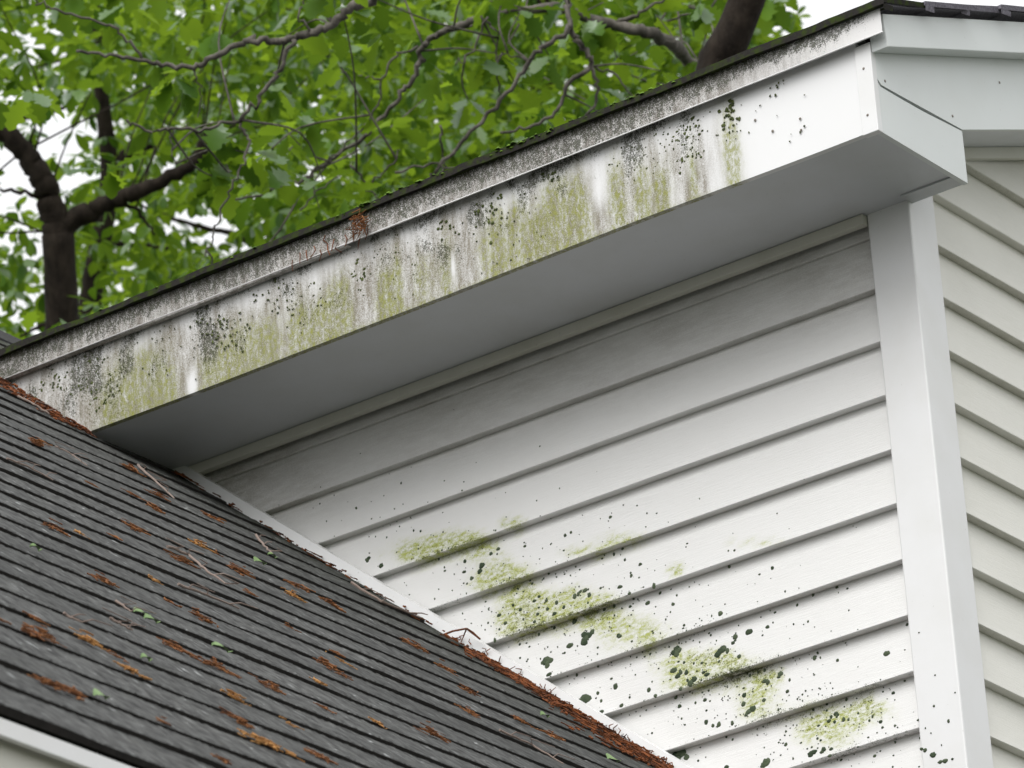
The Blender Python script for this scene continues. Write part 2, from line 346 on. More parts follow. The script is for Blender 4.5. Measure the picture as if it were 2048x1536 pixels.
def nail(parent, p, n_, r=.0032):
    p = np.array(p); n_ = np.array(n_, float); a = np.cross(n_, [0, .3, 1.]); a /= np.linalg.norm(a); c = np.cross(n_, a); k_ = 8
    ring = [p + r * (math.cos(6.283*j/k_) * a + math.sin(6.283*j/k_) * c) for j in range(k_)]
    b = MB(); b.add([p + n_ * .0012] + [q * .7 + p * .3 + n_ * .001 for q in ring] + ring, [(0, 1+j, 1+(j+1) % k_) for j in range(k_)] + [(1+j, 1+k_+j, 1+k_+(j+1) % k_, 1+(j+1) % k_) for j in range(k_)])
    o = b.build('nail_head', M['nail']); o.parent = parent; o.matrix_parent_inverse = Matrix.Identity(4)
M['nail'] = painted('rusty_nail', (.22, .19, .16), .1)
fas = [q for q in house.children if q.name == 'fascia'][0]; fac = [q for q in house.children if q.name == 'fascia_corner'][0]
for u, v in [(1545,262),(1600,237),(1602,260),(1510,240)]: nail(fas, on_plane(u, v, (0, -OV - .001, 0), (0, 1, 0)), (0, -1, 0), .0026)
for u, v in [(1727,137),(1735,230)]: nail(fac if u > 1728 else fas, on_plane(u, v, (0, -OV - .0026, 0), (0, 1, 0)), (0, -1, 0), .0026)

# --- soffit, frieze
SZ = ZB + .005
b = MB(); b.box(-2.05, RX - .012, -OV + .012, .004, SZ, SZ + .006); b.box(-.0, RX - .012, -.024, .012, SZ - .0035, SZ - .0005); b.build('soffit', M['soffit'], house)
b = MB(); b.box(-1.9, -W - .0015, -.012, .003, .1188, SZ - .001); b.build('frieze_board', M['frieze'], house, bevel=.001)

# --- boxed eave return (end plate with its curved top edge) and the rake boards
def xp(u, v, x): return on_plane(u, v, (x, 0, 0), (1, 0, 0))
x2 = RX + .0015
cur = [xp(u, v, x2) for u, v in [(1748,100),(1748.5,118),(1751,140),(1755.5,158),(1762.5,169.5),(1800,190.5),(1850,218),(1924.5,259)]]
gap = [.0015, .002, .002, .0022, .003, .0045, .0055, .002]
seam = [(RX, p[1] - .0012, p[2] - g_) for p, g_ in zip(cur, gap)]
plate = [(RX, -OV, ZB), (RX, .0099, ZB)] + seam[::-1] + [(RX, -OV, seam[0][2])]
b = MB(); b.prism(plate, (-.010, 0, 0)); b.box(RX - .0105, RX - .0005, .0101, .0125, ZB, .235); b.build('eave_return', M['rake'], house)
b = MB(); b.prism([(RX - .012, -OV + .014, ZB + .02), (RX - .012, .009, ZB + .02), (RX - .012, .009, .30), (RX - .012, -.21, .33), (RX - .012, -OV + .014, .32)], (-.004, 0, 0)); b.build('backing_board', M['shingle_dark'], house)
y0, z0 = cur[-1][1], cur[-1][2]
low = [tuple(p) for p in cur] + [(x2, y, z0 + .372 * (y - y0)) for y in (.6, 2, 3.6)]
top = [(x2, y, .34 + RK * (y + .2081)) for y in (3.6, 2, .6, 0, -.2)]
b = MB(); b.prism(low + top, (-.0100, 0, 0)); rb_ = b.build('rake_board', M['rake'], house)
for u, v in [(1770,87+75),(1905,232),(1999,165)]: nail(rb_, xp(u, v, x2 + .0002), (1, 0, 0), .0028)
x3 = .150
A, Bq, C_, E_ = xp(1776.5, 93, x3), xp(2048, 105, x3), xp(1764.6, 27, x3), xp(2048, 45, x3)
sl = (Bq[2] - A[2]) / (Bq[1] - A[1]); sl2 = (E_[2] - C_[2]) / (E_[1] - C_[1]); RK2 = (sl + sl2) / 2
far = 3.6
prof = [(x3, A[1], A[2]), (x3, far, A[2] + RK2 * (far - A[1])), (x3, far, C_[2] + RK2 * (far - C_[1])), (x3, C_[1], C_[2])]
b = MB(); b.prism(prof, (-(x3 - x2) + .001, 0, 0)); b.build('rake_trim', M['rake'], house, bevel=.0015)
b = MB()
for y, yn in ((.0, 3.6),):
    b.prism([(.0, .02, .237 + .372 * .02), (RX - .0005, .02, .237 + .372 * .02), (RX - .0005, 3.6, .237 + .372 * 3.6), (.0, 3.6, .237 + .372 * 3.6)], (0, 0, .006))
b.build('rake_soffit', M['soffit'], house)
b = MB(); b.prism([(.010, W, .2145 + .372 * W), (.010, 3.6, .2145 + .372 * 3.6), (.010, 3.6, .2362 + .372 * 3.6), (.010, W, .2362 + .372 * W)], (-.014, 0, 0)); b.build('rake_frieze', M['frieze'], house)

# --- main roof : stepped shingle courses seen only along their edges
k = NT('mossy_shingle'); M['shingle_moss'] = k.fin(k.mix(k.ramp(k.noise(60, 4), .45, .62), k.mix(k.noise(300, 2), (.014, .013, .012), (.04, .037, .034)), (.035, .05, .012)), .95, .1)
mb = MB(); eb = MB(); EX = .1327
y_e, z_e = -OV - .030, ZT + .004
for i in range(28):
    ya, yb_ = y_e + EX * i, y_e + EX * (i + 1) + .02
    za, zb_ = z_e + RK * (ya - y_e), z_e + RK * (yb_ - y_e)
    xa = max(-3.0, -(za - FB) / K - .10) if i else -1.90
    n = 240; xs = np.linspace(xa, .168 + .004 * math.sin(i * 2.3), n)
    wob = (vnoise(xs * 7, np.full(n, i * 2.0), 51) - .5) * .006 + (vnoise(xs * 40, np.full(n, i * 2.0), 52) - .5) * .003
    lift = (vnoise(xs * 5, np.full(n, i * 2.0), 53)) * (.004 if i == 0 else .002)
    th = .011 if i == 0 else .006
    rows = [np.stack([xs, ya + .03 + 0*xs, za + .006 + 0*xs], 1), np.stack([xs, ya + wob, za + .0 + 0*xs], 1), np.stack([xs, ya + wob + .001, za + th + lift], 1), np.stack([xs, yb_ + 0*xs, zb_ + .004 + 0*xs], 1)]
    P = np.stack(rows, 0); e = P[:, -1:].copy(); e[..., 2] -= .010 ; e[..., 0] -= .001
    (mb if i else eb).grid(np.concatenate([P, e], 1))
mr = mb.build('main_roof', M['shingle_main'], house)
o = eb.build('eave_course', M['shingle_moss'], house); o['label'] = 'blackened mossy shingle course along the eave'
b = MB(); b.prism([(.02, y_e + .012, z_e + .001), (.02, 3.6, z_e + .001 + RK * (3.6 - y_e - .012)), (.02, 3.6, z_e + .012 + RK * (3.6 - y_e - .012)), (.02, y_e + .012, z_e + .012)], (.143, 0, 0)); b.build('rake_starter', M['shingle_main'], house)

# --- wing roof : grey shingle courses parallel to y
PX = .1083; X0 = .866
mt, md = MB(), MB()
nrm = np.array([K, 0, 1]) / math.hypot(K, 1); dn = np.array([1, 0, -K]) / math.hypot(1, K)
for i in range(33):
    xa, xb = X0 - PX * i, X0 - PX * (i + 1)
    zc = FB - K * xa
    yend = -.004 if xa > -1.60 else 2.6
    ys = np.concatenate([np.linspace(-6.2, -3.8, 60)[:-1], np.arange(-3.8, min(yend, .9), .0042), np.linspace(.9, yend, 40) if yend > 1 else [yend]]); n = len(ys)
    c = np.full(n, i * 3.1)
    jit = (vnoise(ys * 2.2, c, 61) - .5) * .014 + (vnoise(ys * 9, c, 62) - .5) * .003
    tab = np.floor((ys + .13 * (i % 3)) / .333); jit += (vnoise(tab * 7.3 + .5, c, 63) - .5) * .004
    th = .0050 + (vnoise(ys * 3.5, c, 64) - .4) * .0034 + (vnoise(ys * 14, c, 65) - .5) * .0016
    base = np.stack([np.full(n, xa), ys, np.full(n, zc)], 1)
    up = np.stack([np.full(n, xb), ys, np.full(n, FB - K * xb)], 1)
    B0 = base + jit[:, None] * dn - .004 * nrm
    B1 = base + jit[:, None] * dn + th[:, None] * nrm
    U = up - .014 * dn
    md.grid(np.stack([B0, B1 - .0006 * nrm], 0))
    rows = [B1 - .0006 * nrm]                          # top face, rough with mineral granules
    for q in np.linspace(.02, 1, 11):
        h = th * (1 - q) + .0003 + (rng.normal(0, .00048, n) if q < .95 else 0) + (vnoise(ys * 6, c + q * 3, 66) - .5) * .0012 * math.sin(math.pi * q)
        rows.append((base + jit[:, None] * dn * (1 - q)) * (1 - q) + U * q + h[:, None] * nrm)
    mt.grid(np.stack(rows, 0))
wr = mt.build('wing_roof', M['shingle'], house)
co = np.vstack(mt.v); tb = np.floor((co[:, 1] + .11 * np.floor((X0 - co[:, 0]) / PX + .5)) / .305); cr = np.floor((X0 - co[:, 0]) / PX + .3)
tone = vnoise(tb * 5.3 + .5, cr * 3.7 + .5, 91) ** 1.5
nearw = np.exp(-np.clip(-.02 - co[:, 1], 0, 9) / .10) * sstep(-.2, -1.2, co[:, 0]) * .9
nearw = np.maximum(nearw, .5 * np.exp(-np.clip(-.02 - co[:, 1], 0, 9) / .22))
paint(wr, 'tone', np.stack([np.clip(tone + .6 * nearw, 0, 1), nearw, rng.random(len(tone))], 1)); wr['label'] = 'lower roof of dark grey shingle courses strewn with rust catkins'
o = md.build('shingle_edge', M['shingle_dark'], house); o.parent = wr; o.matrix_parent_inverse = wr.matrix_parent_inverse.inverted() @ Matrix.Identity(4) if False else Matrix.Identity(4)
o.matrix_parent_inverse = Matrix.Identity(4)
# far slope, ridge, deck, eave metal and wing wall
xr = X0 - PX * 33; zr = FB - K * xr
b = MB(); b.prism([(xr, -6.2, zr), (xr - 3.6, -6.2, zr - K * 3.6), (xr - 3.6, -6.2, zr - K * 3.6 - .03), (xr, -6.2, zr - .03)], (0, 8.8, 0)); o = b.build('wing_roof', M['shingle'], house)
b = MB(); b.prism([(xr + .13, -6.2, zr - K * .13 + .008), (xr, -6.2, zr + .010), (xr - .13, -6.2, zr - K * .13 + .008), (xr - .13, -6.2, zr - K * .13), (xr, -6.2, zr + .002), (xr + .13, -6.2, zr - K * .13)], (0, 8.6, 0)); b.build('ridge_cap', M['shingle'], house)
zE = FB - K * X0
b = MB(); b.prism([(X0 - .022, -6.2, zE - .006), (X0 - .004, -6.2, zE - .006), (X0 - .004, -6.2, zE - .0245), (X0 - .008, -6.2, zE - .0255), (X0 - .012, -6.2, zE - .0245), (X0 - .012, -6.2, zE - .012)], (0, 6.19, 0)); b.build('wing_drip_edge', M['trim'], house)
b = MB(); b.box(X0 - .045, X0 - .022, -6.15, -.01, zE - .20, zE - .010); o = b.build('wing_fascia', M['frieze'], house)
b = MB(); b.box(X0 - .30, X0 - .0455, -6.1, -.01, zE - .196, zE - .188); b.build('wing_soffit', M['soffit'], house)
b = MB(); b.box(X0 - .42, X0 - .30, -6.0, -.01, GZ, zE - .10); b.add([(X0-.30,-6.0,GZ),(xr*2-X0+.3,-6.0,GZ),(xr*2-X0+.3,-6.0,zE-.1),(xr,-6.0,zr-.05),(X0-.30,-6.0,zE-.1)], [(0,1,2,3,4)]); b.build('wing_wall', M['trim'], house)

# --- white flashing trim along wall and wing roof
def rl(x, off, y): return (x, y, FB - K * x + off)
fl = MB(); xs = np.linspace(-1.70, .02, 90); wv = (vnoise(xs * 6, 0 * xs, 71) - .5) * .002
T1 = np.stack([xs, -.004 + 0*xs, FA - K * xs], 1); T2 = np.stack([xs, -.019 + wv, FA - .002 - K * xs], 1); T3 = np.stack([xs, -.021 + wv, FB + .004 + wv - K * xs], 1); T4 = np.stack([xs, -.010 + 0*xs, FB + .003 - K * xs], 1)
fl.grid(np.stack([T4, T3, T2, T1], 0)); fl.build('flashing', M['trim'], house)

# --- lichen on siding, post and fascia : small ragged crusts standing proud of the surface
def crust(mb, p, ax, up, nrm_, r, hgt=.0011):
    r *= .88; n = 12 if r > .003 else 8; ph = random.random() * 6.28
    rr = [r * random.uniform(.82, 1.15) for _ in range(n)]; asp = random.uniform(.8, 1.25)
    ring = [p + ax * (rr[j] * math.cos(ph + 6.283 * j / n) * asp) + up * (rr[j] * math.sin(ph + 6.283 * j / n) / asp) for j in range(n)]
    mb.add([p + nrm_ * hgt] + [q * .45 + p * .55 + nrm_ * hgt * 1.1 for q in ring] + ring, [(0, 1 + j, 1 + (j+1) % n) for j in range(n)] + [(1 + j, 1 + n + j, 1 + n + (j+1) % n, 1 + (j+1) % n) for j in range(n)])
ex, ez, eY = np.array([1., 0, 0]), np.array([0, 0, 1.]), np.array([0, -1., 0])
def wall_pt(u, v):
    p = on_plane(u, v, (0, .008, 0), (0, 1, 0)); t = (p[2] / D) % 1.0; p[1] = .004 + .0175 * t - .0002; return p
S = .000905                                         # metres per photo pixel at the wall
lw = MB(); lp = MB()
big = [(1092,1322,13),(1347,1299,11),(1347,1306,9),(1440,1300,10),(1433,1309,9),(1171,1270,11),(1165,1282,10),(1180,1262,7),(1770,1306,8),(960,1130,9),(957,1142,8),(1442,1228,7),(1465,1272,7),(1493,1262,8),(1462,1284,5),(1136,1290,8),
       (763,1132,7),(735,1116,6),(733,1120,5),(1168,1398,16),(1160,1404,12),(1352,1505,14),(1343,1510,12),(1366,1512,8),(1228,1372,8),(1218,1355,4),(924,1120,5),(925,1142,5),(990,1095,5),(1045,1090,4),(1138,1063,4),(995,1229,6),(1010,1246,5),
       (1148,1193,7),(1168,1180,7),(1155,1188,6),(1240,1174,6),(1261,1151,5),(1277,1127,5),(1244,1117,4),(1238,1272,6),(1235,1270,5),(1555,1345,7),(1552,1351,5),(1530,1362,7),(1523,1360,6),(1484,1389,6),(1485,1407,7),(1505,1418,9),(1497,1424,8),(1493,1430,5),(1466,1447,5),
       (1573,1382,5),(1575,1358,4),(1670,1318,4),(1634,1312,3),(1666,1425,6),(1683,1437,6),(1665,1442,4),(1668,1430,4),(1653,1440,5),(1760,1443,5),(1742,1432,4),(1765,1455,4),(1780,1383,4),(1628,1505,9),(1622,1510,8),(1531,1526,10),(1527,1531,8),(1640,1480,3),
       (1345,1340,8),(1355,1352,8),(1372,1345,7),(1390,1360,8),(1383,1368,9),(1408,1345,5),(1478,1313,6),(1415,1350,6),(1452,1301,7),(1360,1345,6),(1402,1325,4),(1140,1240,7),(1128,1215,5),(1112,1205,6),(1090,1200,5),(1065,1200,5),(1075,1228,5),(1200,1215,5),(1110,1228,6),(1038,1218,5),(1022,1208,4),(1178,1190,6),
       (839,1224,9),(855,1232,5),(1000,1352,6),(992,1351,4),(1012,1335,4),(1100,1350,7),(1205,1425,6),(1245,1412,6),(1193,1385,5),(1260,1395,3),(1648,1500,7),(1645,1505,5)]
for u, v, r in big:
    for q in range(1 + (r > 9) * 3):
        crust(lw, wall_pt(u + random.gauss(0, r * .35 * (q > 0)), v + random.gauss(0, r * .3 * (q > 0))), ex, ez, eY, r * S * random.uniform(.9, 1.05) * (1 if q == 0 else .7), .0016)
cent = [(1100,1230,110,35,120),(1380,1330,70,50,90),(1500,1400,60,40,70),(1680,1440,90,40,80),(1640,1490,110,40,70),(900,1110,120,60,70),(1080,1140,150,60,70),(1250,1270,120,60,80),(1250,1160,100,60,40),(1400,1440,160,60,60),(1150,1330,90,50,40),(1600,1330,140,60,45),(700,1040,140,70,35),(1350,1100,200,80,35),(900,980,250,100,30),(1480,1260,100,60,40)]
for cu, cv, su, sv, n in cent:
    for _ in range(n):
        u, v = random.gauss(cu, su), random.gauss(cv, sv)
        p = wall_pt(u, v)
        if p[0] > -W - .006 or p[2] < FA - K * p[0] + .004 or p[2] > .09: continue
        crust(lw, p, ex, ez, eY, S * min(6, random.lognormvariate(.42, .55)))
for _ in range(420):                                # crust clinging under the butts, in the shadow line
    x = random.uniform(-1.2, -W); j = random.randint(-12, -1); z = j * D - random.uniform(.001, .012); px = to_px(np.array([x, 0, z]))
    if z < FA - K * x + .005 or random.random() > sstep(1000, 1420, px[1] + (1300 - px[0]) * .15): continue
    crust(lw, np.array([x, .0205, z]), ex, ez, eY, S * random.uniform(1.2, 4.5), .002)
siding_o = [o for o in house.children if o.name.startswith('siding')][0]
o = lw.build('lichen', M['lichen'], house); o.parent = siding_o; o.matrix_parent_inverse = Matrix.Identity(4); o['kind'] = 'stuff'
for u, v, r in [(1897,1442,4),(1836,1440,3),(1866,1510,7),(1850,1500,5),(1880,1524,5),(1890,1522,6),(1868,1412,3),(1870,1350,2),(1838,1265,2),(1910,1385,2),(1862,1466,2),(1843,1498,4),(1851,1456,2),(1883,1490,2),(1905,1518,3)]:
    p = on_plane(u, v, (0, 0, 0), (0, 1, 0)); crust(lp, p + eY * .0003, ex, ez, eY, r * S)
o = lp.build('lichen', M['lichen'], house); o['kind'] = 'stuff'; o.parent = [q for q in house.children if q.name == 'corner_post'][0]; o.matrix_parent_inverse = Matrix.Identity(4)
lf = MB()
for cu, cv, su, sv, n, rm in [(140,770,40,25,70,3.6),(200,760,40,30,60,3.2),(450,660,30,22,50,3.2),(415,650,20,22,26,3.4),(560,590,35,20,40,3),(610,610,30,25,30,2.6),(716,545,8,18,16,4.5),(890,455,14,10,12,4),(985,420,14,25,26,4),(950,440,25,15,18,3),
                               (1100,352,14,10,16,4),(1050,400,30,20,16,2.6),(1375,255,14,30,34,4),(1395,290,10,25,18,3.5),(1360,310,10,20,14,3.5),(1457,215,9,16,30,4.4),(1462,240,9,18,16,3.4),(1330,280,16,16,18,3),(1300,320,22,22,18,2.6),(1550,170,20,10,14,3),(1250,310,30,25,18,2.5),
                               (800,530,40,30,26,2.4),(330,700,40,30,26,2.6),(1000,470,60,40,26,2.2),(760,500,40,20,20,2.6),(1420,240,30,40,16,2),(1530,230,40,30,8,2),(1605,250,20,14,3,3)]:
    for _ in range(n):
        u, v = random.gauss(cu, su), random.gauss(cv, sv); p = on_plane(u, v, (0, -OV - .0012, 0), (0, 1, 0))
        if ZB + .004 < p[2] < ZD - .002 and p[0] < RX - .035: crust(lf, p, ex, ez, eY, S * rm * random.uniform(.4, 1.15))
fo = [q for q in house.children if q.name == 'fascia'][0]
M['lichen_olive'] = simple('olive_lichen', (.045, .06, .022), (.13, .155, .05), 250)
o = lf.build('lichen', M['lichen_olive'], house); o.parent = fo; o.matrix_parent_inverse = Matrix.Identity(4); o['kind'] = 'stuff'

# --- moss along the main roof edge
ms = MB()
for _ in range(800):
    u = random.choice([random.gauss(830, 60), random.gauss(1060, 50), random.gauss(960, 120), random.gauss(740, 40), random.uniform(100, 1500), random.gauss(1200, 60)])
    v = 704 - .397 * u; p = on_plane(u, v, (0, y_e + .004, 0), (0, 1, 0)); p[2] = z_e + .011 + random.uniform(-.004, .004); p[1] += random.uniform(-.003, .03)
    if p[0] > .10: continue
    r = random.uniform(.0025, .007); n = 6
    ring = [p + r * np.array([math.cos(6.283*j/n), math.sin(6.283*j/n), 0]) * random.uniform(.7, 1.2) for j in range(n)]
    ms.add([p + (0, 0, r * .9)] + ring, [(0, 1 + j, 1 + (j+1) % n) for j in range(n)])
tag(ms.build('moss', M['moss']), 'bright green moss tufts growing along the edge of the upper roof', 'moss', kind='stuff')

# ------------------------------------------------------------------ debris on the wing roof
eyv = np.array([0, 1., 0])
def roof_pt(u, v): return on_plane(u, v, (0, 0, FB + .006), (K, 0, 1))
def strand(mb, c, ln, rad, spread, flat=.6):
    """one bumpy catkin strand"""
    a = random.gauss(0, spread); d = eyv * math.cos(a) + dn * math.sin(a); s = np.cross(nrm, d); n = 5; bend = random.uniform(-.5, .5)
    pts = [c + d * (t - .5) * ln + s * bend * ln * (t - .5) ** 2 * 2 + nrm * (rad * .9 + random.uniform(0, rad * .8)) for t in np.linspace(0, 1, n)]
    mb.tube(pts, [rad * random.uniform(.5, 1.25) for _ in range(n)], 4)
def clump(p, L, hgt, mat, name, label, group=None, cat='catkins', dens=1.0):
    e = np.array(p); mb = MB(); n = int((14 + L * 420) * dens)
    for _ in range(n):
        t = random.gauss(0, .27); q = e + eyv * t * L + dn * random.gauss(0, .008 + L * .05) + nrm * abs(random.gauss(0, 1)) * hgt * max(.15, 1 - abs(t) * 1.6)
        strand(mb, q, random.uniform(.010, .026), random.uniform(.0006, .0014), .6)
    mb.v = [x - e for x in mb.v]; o = mb.build(name, mat); o.location = e
    return tag(o, label, cat, group)
GC = 'clumps of fallen catkins on the lower roof'
SY = 2.1                                            # photo length -> length along y
named = [(75,1276,85,.010,'catkin','thickest rust brown catkin clump lying far left on the lower roof'),
 (363,1124,60,.007,'catkin','rust catkin clump tucked under the long forked twig'),
 (396,1092,36,.006,'catkin_tan','tan knobbly catkin clump just above the forked twig'),
 (481,1145,50,.006,'catkin','orange brown catkin clump upslope of the straight pale twig'),
 (206,1164,45,.005,'catkin','thin reddish catkin clump left of the forked twig'),
 (405,1241,42,.006,'catkin','rust catkin clump with a green tip below the straight pale twig'),
 (429,1335,65,.005,'catkin','red brown catkin strip midway down the lower roof'),
 (349,1297,45,.005,'catkin','mixed brown catkin clump with pale bits beside green leaf scraps'),
 (173,1284,38,.005,'catkin_tan','flat tan catkin wisp right of the thickest catkin clump'),
 (262,1344,35,.004,'catkin_tan','thin tan catkin wisp caught along a shingle edge'),
 (101,1373,35,.004,'catkin','faint orange catkin smear near the lower left eave'),
 (147,1391,22,.005,'catkin','small orange catkin tuft near the lower left eave'),
 (476,1403,18,.008,'catkin_tan','round tan catkin ball alone on bare shingles'),
 (543,1377,40,.004,'catkin','sparse pink brown catkin streak with a pale tip'),
 (583,1192,35,.006,'catkin_tan','orange tan catkin clump near the wall trim litter'),
 (660,1210,40,.006,'catkin','rust catkin clump close below the litter band by the wall'),
 (593,1175,36,.005,'catkin','dark red catkin clump beside a curved twig by the wall'),
 (656,1335,50,.005,'catkin','long rust catkin streak in the middle of the shingles'),
 (527,1487,110,.004,'catkin_tan','longest thin tan catkin streak at the bottom of the lower roof'),
 (475,1443,30,.004,'catkin','small red catkin streak just above the longest tan streak'),
 (640,1517,45,.004,'catkin','faint orange catkin streak at the bottom edge of the roof view'),
 (105,1058,50,.005,'catkin','reddish catkin streak high on the left of the lower roof'),
 (269,1060,50,.005,'catkin','brown catkin streak along the upper shingle rows'),
 (426,1038,35,.005,'catkin','orange catkin wisp under the dark end of the eave'),
 (862,1471,70,.009,'catkin','large fluffy rust catkin clump at the bottom middle of the lower roof'),
 (827,1293,52,.006,'catkin','long orange catkin clump below the broken twig on the wall trim'),
 (893,1342,25,.005,'catkin','short rust catkin tuft near the litter band'),
 (935,1384,30,.006,'catkin','olive brown catkin clump right of a short rust tuft'),
 (1040,1443,42,.004,'catkin','thin orange catkin streak low beside the litter band'),
 (938,1426,35,.004,'catkin','faint rust catkin streak above the large fluffy clump'),
 (73,890,28,.008,'catkin','brown catkin knot high on the left edge of the lower roof'),
 (256,938,40,.008,'catkin','rust catkin pile where the fascia meets the lower roof'),
 (314,993,40,.005,'catkin','catkin streak below the long grey twig by the eave'),
 (1106,1475,45,.004,'catkin','sparse catkin streak near the lower end of the wall trim'),
 (310,1020,25,.005,'catkin','small brown catkin streak below the eave shadow')]
for u, v, L, h, mt_, lab in named:
    clump(roof_pt(u, v), L * .00078, h * .7, M[mt_], 'catkin_clump', lab, GC)
for _ in range(22):                                 # scraps nothing tells apart
    while True:
        u, v = random.uniform(0, 1250), random.uniform(800, 1530)
        if v > 815 + .575 * u and v < 1395 + .40 * u and random.random() < .4 + .6 * sstep(420, 60, v - (815 + .575 * u)): break
    clump(roof_pt(u, v), random.uniform(.006, .02), random.uniform(.001, .003), M[random.choice(['catkin', 'catkin', 'catkin_tan'])], 'catkin_scrap', 'tiny rust brown catkin scrap lying loose on the grey shingles', 'loose catkin scraps', 'catkins', .4)

def twig(pts, r, label, mat='twig', side=True):
    P = [roof_pt(*p) + nrm * (.004 + .004 * random.random()) for p in pts]; e = P[0].copy()
    fine = [];
    for a, b_ in zip(P[:-1], P[1:]): fine += [a + (b_ - a) * t + np.array([random.gauss(0, .0005) for _ in range(3)]) for t in np.linspace(0, 1, 7)[:-1]]
    fine.append(P[-1]); fine = np.array(fine) - e; mb = MB(); mb.tube(fine, np.linspace(r * .66, r * .36, len(fine)), 6)
    if side:
        for q in fine[2::4]: mb.tube([q, q + nrm * .008 + eyv * random.uniform(-.02, .03), q + nrm * .010 + eyv * random.uniform(-.03, .06)], [r * .34, r * .3, r * .2], 5)
    o = mb.build('twig', M[mat]); o.location = e; return tag(o, label, 'twig', 'twigs on the lower roof')
twig([(330,1101),(372,1118),(412,1150),(447,1174)], .0038, 'long forked twig lying over a rust catkin clump')
twig([(354,1174),(410,1198),(475,1223)], .0034, 'straight pale knobbly twig in the middle of the lower roof')
twig([(106,897),(140,915),(171,938)], .0022, 'thin grey twig high on the left of the lower roof')
twig([(10,923),(60,945),(103,966)], .0028, 'long brown twig at the left edge with catkins at its end')
twig([(273,935),(305,966),(345,1003)], .0035, 'grey twig pointing down from the catkin pile under the eave')
twig([(509,1075),(525,1094),(543,1112)], .0036, 'short whitish twig near the wall trim')
twig([(34,796),(66,815),(96,832)], .0036, 'pale twig in the litter at the foot of the stained fascia')
twig([(122,1237),(157,1255)], .0030, 'short pinkish twig left of a broken twig piece')
twig([(216,1244),(240,1256),(262,1267)], .0030, 'short broken twig piece below the green leaf scraps')
twig([(227,1209),(258,1230)], .0028, 'stubby twig pointing at the green leaf scraps')
twig([(698,1172),(760,1208),(844,1241)], .0042, 'long curved brown twig along the litter by the wall trim')
twig([(994,1468),(1060,1497),(1123,1534)], .0030, 'thin dark twig low on the roof near the bottom edge')
def roof_leaf(u, v, L, label, mat='greenleaf'):
    p = roof_pt(u, v) + nrm * .004; mb = MB(); wd = L * .3; a = random.uniform(-.4, .4); d = eyv * math.cos(a) + dn * math.sin(a); s = np.cross(nrm, d); pts = []
    for t in np.linspace(0, 1, 7):
        hw = wd * math.sin(math.pi * (t * .9 + .06)) ** .8 * random.uniform(.85, 1.1)
        for q in (-1, 0, 1): pts.append(d * (t - .5) * L + s * hw * q + nrm * (.003 * abs(q) + .0035 * math.sin(3.1 * t)))
    mb.add(pts, [(i*3+j, i*3+j+1, i*3+j+4, i*3+j+3) for i in range(6) for j in range(2)])
    mb.tube([d * .5 * L, d * .75 * L + nrm * .004], [.001, .0007], 4)
    o = mb.build('fallen_leaf', M[mat]); o.location = p; tag(o, label, 'leaf', 'fallen green leaf bits')
for u, v, L, lab in [(277,1234,.05,'broad green leaf scrap beside a stubby twig'),(297,1247,.05,'green leaf scrap with a long stalk next to another leaf'),(286,1325,.03,'tiny green leaf bit alone mid roof'),(195,1401,.05,'pale curled green leaf near the lower eave'),(515,1130,.06,'pale green shredded leaf near the short whitish twig'),
                     (436,1303,.05,'thin green leaf sliver right of the mixed brown clump'),(1085,1437,.04,'pale leaf bit by the litter band'),(1222,1525,.07,'long green leaf sliver at the bottom end of the wall trim'),(540,1117,.03,'whitish leaf bit at the end of the short twig'),(65,1103,.03,'mossy green tuft high on the left shingles')]:
    roof_leaf(u, v, L * .62, lab)

# --- litter drifted along wall and fascia
lt = MB()
for _ in range(3000):
    x = -1.95 + 2.05 * random.random() ** .8
    yb0 = -.032 if x > -1.62 else -OV - .005
    wdt = (.020 + .065 * sstep(-1.1, -.3, x)) * (.5 + vnoise(np.array([x * 9.]), np.array([0.]), 81)[0])
    if x < -1.62: wdt = .05
    if -1.60 < x < -.95 and random.random() < .93: continue
    yy = yb0 - abs(random.gauss(0, 1)) * wdt
    hh = max(0, .007 * (1 - (yb0 - yy) / (wdt * 2.2))) * random.random() * (.45 + .55 * sstep(-1.1, -.4, x) + .5 * (x < -1.62))
    p = np.array([x, yy, FB - K * x]) + nrm * (.005 + hh); strand(lt, p, random.uniform(.008, .032), random.uniform(.0008, .0020), 1.2)
for _ in range(260):                                # curls resting on the trim itself
    x = random.uniform(-1.0, .0); p = np.array([x, -.022 - random.uniform(0, .004), FB - K * x + random.uniform(.004, .016)])
    a = random.uniform(-1, 1); mbp = [p, p + np.array([random.uniform(-.008, .008), -.002, .006]), p + np.array([random.uniform(-.012, .012), -.003, random.uniform(.002, .012)])]; random.random() < .4 and lt.tube(mbp, [.0011, .0012, .0007], 4)
tag(lt.build('catkin_litter', M['litter']), 'band of dark rust catkin litter drifted along the wall trim', 'leaf litter', kind='stuff')
# broken twig sticking up over the trim
mb = MB(); q = [on_plane(u, v, (0, -.045, 0), (0, 1, 0)) for u, v in [(880,1272),(906,1262),(933,1257)]]; mb.tube(q, [.0018, .0018, .0016], 6); q2 = [q[2], on_plane(928, 1270, (0, -.035, 0), (0, 1, 0)), on_plane(922, 1284, (0, -.035, 0), (0, 1, 0))]; mb.tube(q2, [.0015, .0013, .001], 6)
q3 = [q[2], on_plane(946, 1266, (0, -.035, 0), (0, 1, 0)), on_plane(960, 1278, (0, -.035, 0), (0, 1, 0))]; mb.tube(q3, [.0018, .0026, .0018], 6)
e = q[0].copy(); mb.v = [x - e for x in mb.v]; o = mb.build('twig', M['litter']); o.location = e; tag(o, 'broken dark red twig standing up across the white wall trim', 'twig', 'twigs on the lower roof')
